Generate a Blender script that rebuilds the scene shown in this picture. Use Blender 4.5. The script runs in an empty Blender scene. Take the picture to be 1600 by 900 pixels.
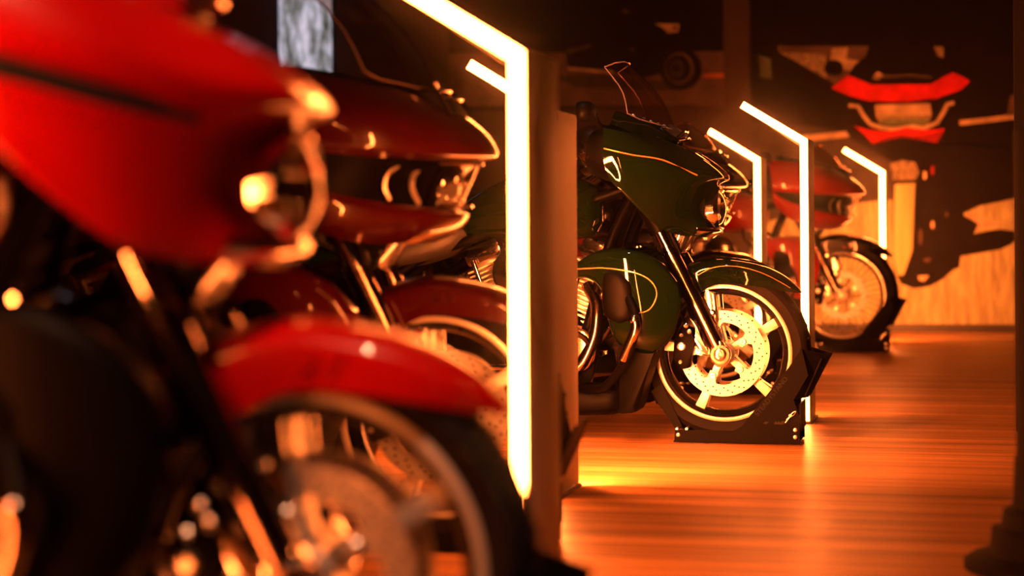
import bpy, bmesh, math, random
from mathutils import Vector, Matrix
random.seed(7)
S = bpy.context.scene
COL = S.collection
PI = math.pi
DOF = True
GLOW_HAZE = .0030              # thin scatter added to the air to imitate lens glow around the tubes
# ------------------------------------------------------------------ camera frame (real place: metres)
F = 2900.0                       # focal length in pixels of a 1600 px wide frame
AN = math.atan(700 / 2900)       # the row of bikes recedes to the right of the view axis
SN, CS = math.sin(AN), math.cos(AN)
ROLL = 0.007
EYE = 0.81

def at(px, py, Y):
    """the point of the plane Y = const that lies behind a picture position"""
    x, y = px - 800, py - 350
    x, y = x - ROLL * y, y + ROLL * x
    u, v = x / F, -y / F
    z = Y / (u * SN + CS)
    return Vector((z * (u * CS - SN), Y, EYE + v * z))

# ------------------------------------------------------------------ materials
def mat(name, base, rough=.5, metal=0., coat=0., coatr=.05, noise=0., nscale=40, emit=None, estr=0., spec=.5, trans=0., bump=0.):
    m = bpy.data.materials.new(name); m.use_nodes = True
    nt = m.node_tree; b = nt.nodes['Principled BSDF']
    b.inputs['Base Color'].default_value = (*base, 1)
    b.inputs['Roughness'].default_value = rough
    b.inputs['Metallic'].default_value = metal
    b.inputs['Coat Weight'].default_value = coat
    b.inputs['Coat Roughness'].default_value = coatr
    b.inputs['Specular IOR Level'].default_value = spec
    b.inputs['Transmission Weight'].default_value = trans
    if emit:
        b.inputs['Emission Color'].default_value = (*emit, 1)
        b.inputs['Emission Strength'].default_value = estr
    if noise or bump:
        tc = nt.nodes.new('ShaderNodeTexCoord')
        n = nt.nodes.new('ShaderNodeTexNoise'); n.inputs['Scale'].default_value = nscale
        n.inputs['Detail'].default_value = 4
        nt.links.new(tc.outputs['Object'], n.inputs['Vector'])
        if noise:
            r = nt.nodes.new('ShaderNodeMapRange')
            r.inputs['To Min'].default_value = max(0.02, rough - noise); r.inputs['To Max'].default_value = min(1, rough + noise)
            nt.links.new(n.outputs['Fac'], r.inputs['Value']); nt.links.new(r.outputs['Result'], b.inputs['Roughness'])
        if bump:
            bp = nt.nodes.new('ShaderNodeBump'); bp.inputs['Strength'].default_value = bump; bp.inputs['Distance'].default_value = .003
            nt.links.new(n.outputs['Fac'], bp.inputs['Height']); nt.links.new(bp.outputs['Normal'], b.inputs['Normal'])
    return m

LEDC = (1.0, .18, .030)
M = {}
M['red'] = mat('red_paint', (.25, .001, .0007), .32, .0, .5, .04, .05, 300, spec=.1)
M['dark_red'] = mat('dark_red_paint', (.026, .0005, .0004), .3, 0, .7, .04, .05, 300, spec=.1)
M['green'] = mat('green_metallic_paint', (.0012, .0042, .0007), .4, 0, .40, .03, .06, 400, spec=.0)
M['black_paint'] = mat('black_paint', (.003, .003, .003), .25, 0, .8, .03, .04, 300, spec=.1)
M['black'] = mat('black_plastic', (.0010, .0009, .0009), .45, 0, 0, .1, .08, 200, spec=0.03)
M['matte'] = mat('matte_black', (.003, .0028, .0028), .75, 0, 0, .1, .1, 120, spec=0.15)
M['steel_black'] = mat('black_powder_coat', (.002, .0018, .0018), .55, 0, 0, .1, .06, 500, bump=.05, spec=0.04)
M['chrome'] = mat('chrome', (.85, .83, .80), .09, 1., noise=.03, nscale=60)
M['bronze'] = mat('smoked_chrome', (.34, .26, .22), .16, 1., noise=.03, nscale=60)
M['dark_bronze'] = mat('dark_smoked_chrome', (.10, .075, .06), .3, 1., noise=.03, nscale=60)
M['alu'] = mat('machined_aluminium', (.74, .70, .63), .42, .8, noise=.06, nscale=90)
M['disc'] = mat('brushed_disc_steel', (.42, .40, .37), .40, .85, noise=.07, nscale=120)
M['rubber'] = mat('tire_rubber', (.006, .005, .005), .6, 0, noise=.1, nscale=80, bump=.15, spec=0.05)
M['leather'] = mat('black_vinyl', (.013, .012, .012), .5, 0, noise=.1, nscale=150, bump=.2, spec=0.25)
M['pin'] = mat('orange_pinstripe', (.30, .12, .03), .3, .2, .5)
M['hole'] = mat('drilled_hole', (.004, .004, .004), .9)
M['bolt'] = mat('zinc_bolt', (.85, .82, .76), .28, 1., noise=.05)
M['amber'] = mat('amber_reflector', (.7, .25, .03), .2, .1, .6)
M['post'] = mat('grey_powder_coat', (.30, .28, .26), .5, 0, noise=.06, nscale=200)
M['cap'] = mat('post_end_cap', (.05, .045, .045), .5)
M['edge'] = mat('polished_acrylic_edge', (.30, .22, .18), .2, .6)
M['reflector'] = mat('lamp_reflector', (.85, .80, .72), .30, .9, noise=.08, nscale=30)

def led(name, s):
    m = bpy.data.materials.new(name); m.use_nodes = True; nt = m.node_tree; nt.nodes.clear()
    e = nt.nodes.new('ShaderNodeEmission'); o = nt.nodes.new('ShaderNodeOutputMaterial')
    e.inputs['Color'].default_value = (*LEDC, 1); e.inputs['Strength'].default_value = s
    nt.links.new(e.outputs[0], o.inputs[0]); return m
M['led'] = led('amber_led_diffuser', 90)
M['led_far'] = led('amber_led_diffuser_bright', 320)
M['led_wall'] = led('amber_led_diffuser_strong', 750)
M['led_max'] = led('amber_led_diffuser_full', 2100)
M['led_mid'] = led('amber_led_diffuser_medium', 420)
M['led_dim'] = led('amber_led_diffuser_dimmed', 130)

def glass(name, tint, gl=.12, rough=.02):
    m = bpy.data.materials.new(name); m.use_nodes = True; nt = m.node_tree; nt.nodes.clear()
    o = nt.nodes.new('ShaderNodeOutputMaterial'); mx = nt.nodes.new('ShaderNodeMixShader')
    t = nt.nodes.new('ShaderNodeBsdfTransparent'); g = nt.nodes.new('ShaderNodeBsdfGlossy'); lw = nt.nodes.new('ShaderNodeLayerWeight'); lw.inputs['Blend'].default_value = .5
    pw = nt.nodes.new('ShaderNodeMath'); pw.operation = 'POWER'; pw.inputs[1].default_value = 3.5
    fr = nt.nodes.new('ShaderNodeMath'); fr.operation = 'MULTIPLY_ADD'; fr.inputs[1].default_value = .40; fr.inputs[2].default_value = .035
    nt.links.new(lw.outputs['Facing'], pw.inputs[0]); nt.links.new(pw.outputs[0], fr.inputs[0])
    t.inputs['Color'].default_value = (*tint, 1); g.inputs['Roughness'].default_value = rough
    nt.links.new(fr.outputs[0], mx.inputs[0]); nt.links.new(t.outputs[0], mx.inputs[1]); nt.links.new(g.outputs[0], mx.inputs[2])
    nt.links.new(mx.outputs[0], o.inputs[0]); return m
M['smoke'] = glass('smoked_screen', (.95, .90, .87))
M['dark_smoke'] = glass('dark_smoked_screen', (.74, .64, .58))
M['lens'] = glass('clear_lens', (.92, .92, .92))

def wood():
    m = bpy.data.materials.new('oak_planks'); m.use_nodes = True; nt = m.node_tree; b = nt.nodes['Principled BSDF']
    L = nt.links.new; N = nt.nodes.new
    tc = N('ShaderNodeTexCoord')
    br = N('ShaderNodeTexBrick'); br.offset = .37; br.inputs['Scale'].default_value = 1
    br.inputs['Brick Width'].default_value = 40; br.inputs['Row Height'].default_value = .165
    br.inputs['Mortar Size'].default_value = .005; br.inputs['Mortar Smooth'].default_value = .3
    br.inputs['Color1'].default_value = (.52, .29, .12, 1); br.inputs['Color2'].default_value = (.34, .18, .075, 1)
    br.inputs['Mortar'].default_value = (.03, .015, .008, 1)
    m0 = N('ShaderNodeMapping'); m0.inputs['Location'].default_value = (7.2, 0, 0); L(tc.outputs['Object'], m0.inputs['Vector']); L(m0.outputs[0], br.inputs['Vector'])
    mp = N('ShaderNodeMapping'); mp.inputs['Scale'].default_value = (1.1, 46, 1); L(tc.outputs['Object'], mp.inputs['Vector'])
    n1 = N('ShaderNodeTexNoise'); n1.inputs['Scale'].default_value = 1; n1.inputs['Detail'].default_value = 6; n1.inputs['Roughness'].default_value = .62
    L(mp.outputs[0], n1.inputs['Vector'])
    mp2 = N('ShaderNodeMapping'); mp2.inputs['Scale'].default_value = (.5, 9, 1); L(tc.outputs['Object'], mp2.inputs['Vector'])
    n2 = N('ShaderNodeTexNoise'); n2.inputs['Scale'].default_value = 1; n2.inputs['Detail'].default_value = 3; L(mp2.outputs[0], n2.inputs['Vector'])
    r1 = N('ShaderNodeMapRange'); r1.inputs['From Min'].default_value = .3; r1.inputs['From Max'].default_value = .7
    r1.inputs['To Min'].default_value = .28; r1.inputs['To Max'].default_value = 1.5; L(n1.outputs['Fac'], r1.inputs['Value'])
    r2 = N('ShaderNodeMapRange'); r2.inputs['From Min'].default_value = .3; r2.inputs['From Max'].default_value = .7
    r2.inputs['To Min'].default_value = .5; r2.inputs['To Max'].default_value = 1.25; L(n2.outputs['Fac'], r2.inputs['Value'])
    mu = N('ShaderNodeMath'); mu.operation = 'MULTIPLY'; L(r1.outputs[0], mu.inputs[0]); L(r2.outputs[0], mu.inputs[1])
    mx = N('ShaderNodeMix'); mx.data_type = 'RGBA'; mx.blend_type = 'MULTIPLY'; mx.inputs['Factor'].default_value = 1
    L(br.outputs['Color'], mx.inputs['A']); L(mu.outputs[0], mx.inputs['B'])
    L(mx.outputs['Result'], b.inputs['Base Color'])
    rr = N('ShaderNodeMapRange'); rr.inputs['To Min'].default_value = .26; rr.inputs['To Max'].default_value = .55
    L(n1.outputs['Fac'], rr.inputs['Value']); L(rr.outputs[0], b.inputs['Roughness'])
    bp = N('ShaderNodeBump'); bp.inputs['Strength'].default_value = .35; bp.inputs['Distance'].default_value = .004
    ad = N('ShaderNodeMath'); ad.operation = 'SUBTRACT'; L(n1.outputs['Fac'], ad.inputs[0]); L(br.outputs['Fac'], ad.inputs[1])
    L(ad.outputs[0], bp.inputs['Height']); L(bp.outputs[0], b.inputs['Normal'])
    b.inputs['Specular IOR Level'].default_value = .45
    return m
M['wood'] = wood()
M['wall'] = mat('brown_wall_paint', (.045, .031, .023), .8, noise=.1, nscale=6, bump=.1, spec=0.2)
M['dark_wall'] = mat('charcoal_wall_paint', (.03, .028, .027), .85, noise=.1, nscale=6)
M['base'] = mat('black_baseboard', (.02, .016, .014), .5, noise=.05)

# ------------------------------------------------------------------ mesh helpers
def obj(name, bm, material, parent=None, smooth=True, angle=40, label=None):
    me = bpy.data.meshes.new(name)
    bmesh.ops.recalc_face_normals(bm, faces=bm.faces[:])
    bm.to_mesh(me); bm.free()
    for mm in (material if isinstance(material, (list, tuple)) else [material]): me.materials.append(mm)
    if smooth:
        for p in me.polygons: p.use_smooth = True
        try: me.set_sharp_from_angle(angle=math.radians(angle))
        except Exception: pass
    o = bpy.data.objects.new(name, me); COL.objects.link(o)
    if parent is not None: o.parent = parent
    if label: o['label'] = label
    return o

def thing(name, label, cat, loc=(0, 0, 0), rz=0, group=None):
    o = bpy.data.objects.new(name, None); COL.objects.link(o); o.empty_display_size = .1
    o.location = loc; o.rotation_euler = (0, 0, rz); o['label'] = label; o['category'] = cat
    if group: o['group'] = group
    return o

def tag(o, label, cat, group=None):
    o['label'] = label; o['category'] = cat
    if group: o['group'] = group
    return o

def structure(o):
    o['kind'] = 'structure'; return o

def B(): return bmesh.new()

def box(bm, c, s, rot=None, bev=0.):
    r = bmesh.ops.create_cube(bm, size=1)
    vs = r['verts']; mtx = Matrix.Translation(Vector(c)) @ (rot.to_4x4() if rot else Matrix.Identity(4)) @ Matrix.Diagonal((*s, 1))
    bmesh.ops.transform(bm, matrix=mtx, verts=vs)
    if bev:
        es = {e for v in vs for e in v.link_edges}
        bmesh.ops.bevel(bm, geom=list(es), offset=bev, segments=2, affect='EDGES', profile=.6)

def cr(pts, n):
    pts = [Vector(p) for p in pts]; out = []
    for i in range(len(pts) - 1):
        p1, p2 = pts[i], pts[i + 1]
        p0 = pts[i - 1] if i else p1 * 2 - p2
        p3 = pts[i + 2] if i + 2 < len(pts) else p2 * 2 - p1
        for k in range(n):
            t = k / n
            out.append(.5 * ((2 * p1) + (p2 - p0) * t + (2 * p0 - 5 * p1 + 4 * p2 - p3) * t * t + (3 * p1 - p0 - 3 * p2 + p3) * t ** 3))
    out.append(pts[-1]); return out

def tube(bm, pts, r, seg=12, n=6, spline=True, closed=False):
    P = cr(pts, n) if spline and len(pts) > 2 else [Vector(p) for p in pts]
    R = r if isinstance(r, (list, tuple)) else None
    N = len(P); rings = []
    up = None
    for i, p in enumerate(P):
        t = (P[min(i + 1, N - 1)] - P[max(i - 1, 0)]).normalized()
        if up is None:
            up = Vector((0, 0, 1)) if abs(t.z) < .9 else Vector((0, 1, 0))
        a = (up - t * up.dot(t)).normalized(); b = t.cross(a); up = a
        if R:
            q = i / (N - 1) * (len(R) - 1); k = min(int(q), len(R) - 2); rad = R[k] + (R[k + 1] - R[k]) * (q - k)
        else: rad = r
        rings.append([bm.verts.new(p + rad * (a * math.cos(2 * PI * j / seg) + b * math.sin(2 * PI * j / seg))) for j in range(seg)])
    for i in range(N - 1):
        for j in range(seg):
            bm.faces.new((rings[i][j], rings[i][(j + 1) % seg], rings[i + 1][(j + 1) % seg], rings[i + 1][j]))
    bm.faces.new(rings[0][::-1]); bm.faces.new(rings[-1])

def cyl(bm, a, b, r, seg=24, r2=None):
    tube(bm, [a, b], [r, r2 if r2 is not None else r], seg, spline=False)

def lathe(bm, prof, c=(0, 0, 0), axis='y', seg=64, closed=True, a0=0., a1=2 * PI):
    """prof: (radius, along-axis) points"""
    c = Vector(c); full = abs(a1 - a0 - 2 * PI) < 1e-6; n = seg if full else seg + 1
    rings = []
    for i in range(n):
        a = a0 + (a1 - a0) * i / seg; co, si = math.cos(a), math.sin(a); ring = []
        for r, t in prof:
            if axis == 'y': v = Vector((r * co, t, r * si))
            elif axis == 'z': v = Vector((r * co, r * si, t))
            else: v = Vector((t, r * co, r * si))
            ring.append(bm.verts.new(c + v))
        rings.append(ring)
    k = len(prof)
    for i in range(n if full else n - 1):
        A, Bq = rings[i], rings[(i + 1) % n]
        for j in range(k if closed else k - 1):
            bm.faces.new((A[j], A[(j + 1) % k], Bq[(j + 1) % k], Bq[j]))

def prism(bm, poly, y0, y1, bev=0., plane='xz'):
    """poly: 2-D outline, extruded along the third axis"""
    def V(p, t):
        if plane == 'xz': return (p[0], t, p[1])
        if plane == 'xy': return (p[0], p[1], t)
        return (t, p[0], p[1])
    a = [bm.verts.new(V(p, y0)) for p in poly]; b = [bm.verts.new(V(p, y1)) for p in poly]
    n = len(poly); fs = [bm.faces.new(a), bm.faces.new(b[::-1])]
    for i in range(n): fs.append(bm.faces.new((a[i], b[i], b[(i + 1) % n], a[(i + 1) % n])))
    if bev:
        es = {e for f in fs for e in f.edges}
        bmesh.ops.bevel(bm, geom=list(es), offset=bev, segments=2, affect='EDGES', profile=.6)

def grid(bm, G, closed_u=False, closed_v=False):
    V = [[bm.verts.new(p) for p in row] for row in G]
    nu, nv = len(V), len(V[0])
    for i in range(nu if closed_u else nu - 1):
        for j in range(nv if closed_v else nv - 1):
            a, b, c, d = V[i][j], V[i][(j + 1) % nv], V[(i + 1) % nu][(j + 1) % nv], V[(i + 1) % nu][j]
            bm.faces.new((a, b, c, d))
    return V

def surf(G, nu=6, nv=4):
    """interpolating spline patch through a grid of control points"""
    rows = [cr(r, nv) for r in G]; cols = list(zip(*rows))
    cc = [cr(c, nu) for c in cols]
    return [list(r) for r in zip(*cc)]

def mirror(G):
    """G: stations from the centre line outwards on the right side -> whole width"""
    left = [[(x, -y, z) for x, y, z in r] for r in G[1:]][::-1]
    return left + G

def shell(G, thick=.006, nu=6, nv=4):
    """a patch with real thickness"""
    P = surf(G, nu, nv); bm = B(); V = grid(bm, P)
    bm.normal_update()
    bmesh.ops.recalc_face_normals(bm, faces=bm.faces[:])
    bmesh.ops.solidify(bm, geom=bm.faces[:], thickness=thick)
    return bm

def loft(bm, rings, cap=True):
    V = grid(bm, rings, closed_v=True)
    if cap: bm.faces.new(V[0]); bm.faces.new(V[-1][::-1])

def ell(x, cy, cz, ry, rz, n=24, p=2.4, fl=0.):
    o = []
    for i in range(n):
        a = 2 * PI * i / n; c, s = math.cos(a), math.sin(a)
        o.append((x, cy + ry * math.copysign(abs(c) ** (2 / p), c), cz + rz * math.copysign(abs(s) ** (2 / p), s)))
    return o

def lofted(secs, n=24, k=5):
    """secs: (x, cy, cz, ry, rz, power)"""
    P = [Vector(s[:3]) for s in secs]
    rings = [ell(s[0], s[1], s[2], s[3], s[4], n, s[5]) for s in secs]
    cols = [cr([r[j] for r in rings], k) for j in range(n)]
    bm = B(); loft(bm, [list(r) for r in zip(*cols)]); return bm

def ball(bm, c, r, sc=(1, 1, 1), u=20, v=12):
    q = bmesh.ops.create_uvsphere(bm, u_segments=u, v_segments=v, radius=r)
    bmesh.ops.transform(bm, matrix=Matrix.Translation(Vector(c)) @ Matrix.Diagonal((*sc, 1)), verts=q['verts'])

def setmat(bm, idx, fn):
    for f in bm.faces:
        if fn(f): f.material_index = idx

# ------------------------------------------------------------------ wheels
def wheel(parent, name, cx, cz, laced=False, k=1., discs=True):
    """rim is the part; tire, spokes, discs, hub are its sub-parts"""
    def pr(p): return [(r * k, t) for r, t in p]
    bm = B()
    lathe(bm, pr([(.246, -.050), (.240, -.050), (.232, -.040), (.220, -.030), (.214, -.012), (.214, .012), (.220, .030), (.232, .040),
               (.240, .050), (.246, .050), (.240, .034), (.238, 0), (.240, -.034)]), (cx, 0, cz), seg=96)
    rim = obj(name, bm, M['chrome'] if laced else M['black_paint'], parent)
    bm = B()
    for s in (-1, 1):
        lathe(bm, pr([(.2535, .0545 * s), (.2520, .0555 * s), (.2405, .0555 * s), (.2385, .0535 * s), (.238, .048 * s), (.252, .046 * s)]), (cx, 0, cz), seg=96)
    obj('rim_lip', bm, M['chrome'] if laced else M['alu'], rim, label='bright machined rim lip')
    bm = B()
    W = .066
    lathe(bm, pr([(.246, -.048), (.2545, -.0545), (.268, -.061), (.287, -W), (.302, -.058), (.312, -.040), (.3175, -.018), (.3185, 0), (.3175, .018), (.312, .040),
               (.302, .058), (.287, W), (.268, .061), (.2545, .0545), (.246, .048), (.242, .03), (.242, -.03)]), (cx, 0, cz), seg=96)
    # tread grooves
    for i in range(40):
        a = 2 * PI * i / 40
        for s in (-1, 1):
            c = Vector((cx + .3135 * k * math.cos(a), .026 * s, cz + .3135 * k * math.sin(a)))
            rot = Matrix.Rotation(-a + PI / 2, 3, 'Y') @ Matrix.Rotation(.5 * s, 3, 'Z')
            box(bm, c, (.006, .030, .0085), rot)
    obj('tire', bm, M['rubber'], rim)
    bm = B()
    lathe(bm, [(.012, -.075), (.038, -.075), (.044, -.066), (.044, -.05), (.034, -.03), (.034, .03), (.044, .05), (.044, .066), (.038, .075), (.012, .075)], (cx, 0, cz), seg=40)
    obj('hub', bm, M['chrome'] if laced else M['alu'], rim)
    if laced:
        for i in range(40):
            a = 2 * PI * i / 40; s = 1 if i % 2 else -1
            off = .45 * (1 if (i // 2) % 2 else -1)
            bm = B()
            tube(bm, [(cx + .040 * math.cos(a + off), .045 * s, cz + .040 * math.sin(a + off)),
                      (cx + .218 * k * math.cos(a), .010 * s, cz + .218 * k * math.sin(a))], .0026, 6, spline=False)
            obj('spoke', bm, M['chrome'], rim)
    else:
        for i in range(5):
            a = math.radians(30 + 72 * i)
            rot = Matrix.Rotation(-a, 3, 'Y')
            bm = B()
            prism(bm, [(.030, -.017), (.10, -.013), (.165, -.015), (.222, -.022), (.222, .022), (.165, .015), (.10, .013), (.030, .017)], -.030, .030, .003)
            bmesh.ops.transform(bm, matrix=Matrix.Translation((cx, 0, cz)) @ rot.to_4x4(), verts=bm.verts[:])
            sp = bm
            # bright machined faces on both sides
            n0 = len(sp.faces)
            for s in (-1, 1):
                q = B(); prism(q, [(.034, -.012), (.10, -.010), (.165, -.012), (.2245, -.018), (.2245, .018), (.165, .012), (.10, .010), (.034, .012)], .0285 * s, .0320 * s, .001)
                bmesh.ops.transform(q, matrix=Matrix.Translation((cx, 0, cz)) @ rot.to_4x4(), verts=q.verts[:])
                me = bpy.data.meshes.new('t'); q.to_mesh(me); q.free(); sp.from_mesh(me); bpy.data.meshes.remove(me)
            for j, f in enumerate(sp.faces):
                if j >= n0: f.material_index = 1
            obj('spoke', sp, [M['black_paint'], M['alu']], rim)
    if discs:
        for s in (-1, 1):
            y = .078 * s; bm = B()
            if laced:   # wavy disc
                n = 120; inner = []; outer = []
                V = []
                for i in range(n):
                    a = 2 * PI * i / n
                    ro = .150 + .005 * math.sin(a * 12); ri = .112 + .005 * math.sin(a * 12 + 1)
                    V.append([bm.verts.new((cx + r * math.cos(a), y + d, cz + r * math.sin(a))) for r, d in ((ri, -.003), (ro, -.003), (ro, .003), (ri, .003))])
                for i in range(n):
                    A, C = V[i], V[(i + 1) % n]
                    for j in range(4): bm.faces.new((A[j], A[(j + 1) % 4], C[(j + 1) % 4], C[j]))
            else:
                lathe(bm, [(.115, -.003), (.158, -.003), (.158, .003), (.115, .003)], (cx, y, cz), seg=96)
            for i in range(5):
                a = math.radians(30 + 72 * i); q = B()
                prism(q, [(.075, -.016), (.098, -.014), (.120, -.030), (.126, 0), (.120, .030), (.098, .014), (.075, .016), (.070, 0)], -.0035, .0035)
                bmesh.ops.transform(q, matrix=Matrix.Translation((cx, y, cz)) @ Matrix.Rotation(-a, 4, 'Y'), verts=q.verts[:])
                me = bpy.data.meshes.new('t'); q.to_mesh(me); q.free(); bm.from_mesh(me); bpy.data.meshes.remove(me)
            n0 = len(bm.faces)
            for i in range(60):
                a = 2 * PI * i / 60 + .04; r = (.127, .137, .147)[i % 3]
                for q in (-.0034, .0034):
                    c = Vector((cx + r * math.cos(a), y + q, cz + r * math.sin(a)))
                    vs = [bm.verts.new(c + Vector((.0036 * math.cos(2 * PI * j / 10), 0, .0036 * math.sin(2 * PI * j / 10)))) for j in range(10)]
                    bm.faces.new(vs)
            bm.faces.ensure_lookup_table()
            for j in range(n0, len(bm.faces)): bm.faces[j].material_index = 1
            obj('brake_disc', bm, [M['disc'], M['hole']], rim, angle=30)
            for i in range(5):
                bm = B(); a = math.radians(30 + 72 * i)
                p = Vector((cx + .088 * math.cos(a), y, cz + .088 * math.sin(a)))
                lathe(bm, [(.004, -.008 * s), (.0125, -.008 * s), (.0125, .010 * s), (.010, .0125 * s), (.0045, .0125 * s), (.004, .008 * s)], p, seg=20)
                obj('disc_bolt', bm, M['bolt'], rim)
    return rim

# ------------------------------------------------------------------ motorcycles
ZC = .329
def fork_x(z, off=0.): return .0 - .50 * (z - ZC) + off

def text_mesh(body, size, depth=.001):
    cu = bpy.data.curves.new('t', 'FONT'); cu.body = body; cu.size = size; cu.extrude = depth; cu.align_x = 'CENTER'; cu.align_y = 'CENTER'
    o = bpy.data.objects.new('t', cu); COL.objects.link(o)
    bpy.context.view_layer.update()
    me = bpy.data.meshes.new_from_object(o.evaluated_get(bpy.context.evaluated_depsgraph_get()))
    bpy.data.objects.remove(o); bpy.data.curves.remove(cu)
    return me

BAT = [
 [(-.19, 0, 1.128), (-.09, 0, 1.080), (-.01, 0, 1.022), (.022, 0, .985), (-.012, 0, .955), (-.035, 0, .870), (-.022, 0, .800), (-.040, 0, .770)],
 [(-.195, -.14, 1.132), (-.105, -.15, 1.088), (-.025, -.15, 1.034), (.012, -.14, .987), (-.035, -.125, .955), (-.062, -.120, .870), (-.045, -.115, .800), (-.060, -.105, .772)],
 [(-.21, -.24, 1.135), (-.15, -.25, 1.090), (-.095, -.255, 1.040), (-.060, -.245, .995), (-.085, -.23, .935), (-.108, -.205, .865), (-.112, -.170, .800), (-.125, -.150, .774)],
 [(-.245, -.33, 1.138), (-.205, -.35, 1.100), (-.172, -.36, 1.050), (-.160, -.355, 1.015), (-.168, -.34, .955), (-.182, -.31, .885), (-.187, -.27, .825), (-.188, -.25, .800)],
 [(-.305, -.39, 1.148), (-.285, -.410, 1.105), (-.272, -.420, 1.062), (-.268, -.420, 1.035), (-.268, -.412, .990), (-.268, -.392, .940), (-.262, -.370, .895), (-.258, -.355, .878)],
 [(-.365, -.415, 1.160), (-.366, -.430, 1.118), (-.364, -.438, 1.080), (-.362, -.438, 1.050), (-.358, -.432, 1.018), (-.348, -.425, .990), (-.336, -.418, .968), (-.326, -.410, .955)],
]
SHK = [
 [(-.02, 0, 1.130), (.060, 0, 1.085), (.122, 0, 1.032), (.144, 0, .985), (.100, 0, .968)],
 [(-.035, -.12, 1.135), (.035, -.13, 1.090), (.092, -.135, 1.038), (.112, -.135, .985), (.072, -.125, .966)],
 [(-.085, -.22, 1.145), (-.025, -.25, 1.100), (.020, -.265, 1.048), (.036, -.265, .988), (.002, -.25, .968)],
 [(-.165, -.31, 1.162), (-.125, -.345, 1.120), (-.090, -.37, 1.068), (-.080, -.372, 1.000), (-.105, -.355, .974)],
 [(-.285, -.36, 1.178), (-.265, -.40, 1.140), (-.245, -.43, 1.088), (-.235, -.435, 1.015), (-.245, -.42, .986)],
 [(-.42, -.38, 1.190), (-.41, -.42, 1.150), (-.40, -.445, 1.098), (-.39, -.45, 1.028), (-.39, -.44, 1.000)],
]
JAW = [
 [(.045, 0, .850), (.062, 0, .832), (.035, 0, .795), (-.035, 0, .765)],
 [(.020, -.14, .852), (.034, -.145, .830), (.004, -.135, .792), (-.055, -.12, .763)],
 [(-.060, -.26, .862), (-.052, -.265, .835), (-.078, -.25, .795), (-.12, -.22, .765)],
 [(-.165, -.365, .888), (-.162, -.37, .855), (-.172, -.35, .815), (-.19, -.31, .785)],
 [(-.30, -.43, .940), (-.30, -.432, .905), (-.30, -.41, .865), (-.30, -.38, .835)],
 [(-.39, -.44, .992), (-.39, -.442, .970), (-.385, -.43, .942), (-.38, -.42, .920)],
]

def windshield(root, cols, material, thick=.005):
    """cols: (y, xb, zb, yt, xt, zt) from centre outwards"""
    G = []
    for (y, xb, zb, yt, xt, zt) in cols:
        mid = (xb + .44 * (xt - xb) + .018, y + .5 * (yt - y), zb + .5 * (zt - zb))
        G.append([(xb, y, zb), mid, (xt, yt, zt)])
    G = mirror(G); bm = shell(G, thick, 5, 8)
    ws = obj('windshield', bm, material, root)
    P = surf(G, 5, 8); bm = B()
    edge = [r[0] for r in P][::4] + list(P[-1])[1::3] + [P[-1][-1]] + [r[-1] for r in P][::-1][4::4]
    left = list(P[0])[::-1][::3]
    tube(bm, edge + left + [P[0][0]], .0028, 6, spline=False)
    obj('screen_edge', bm, M['edge'], ws, label='polished clear edge')
    return ws

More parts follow.
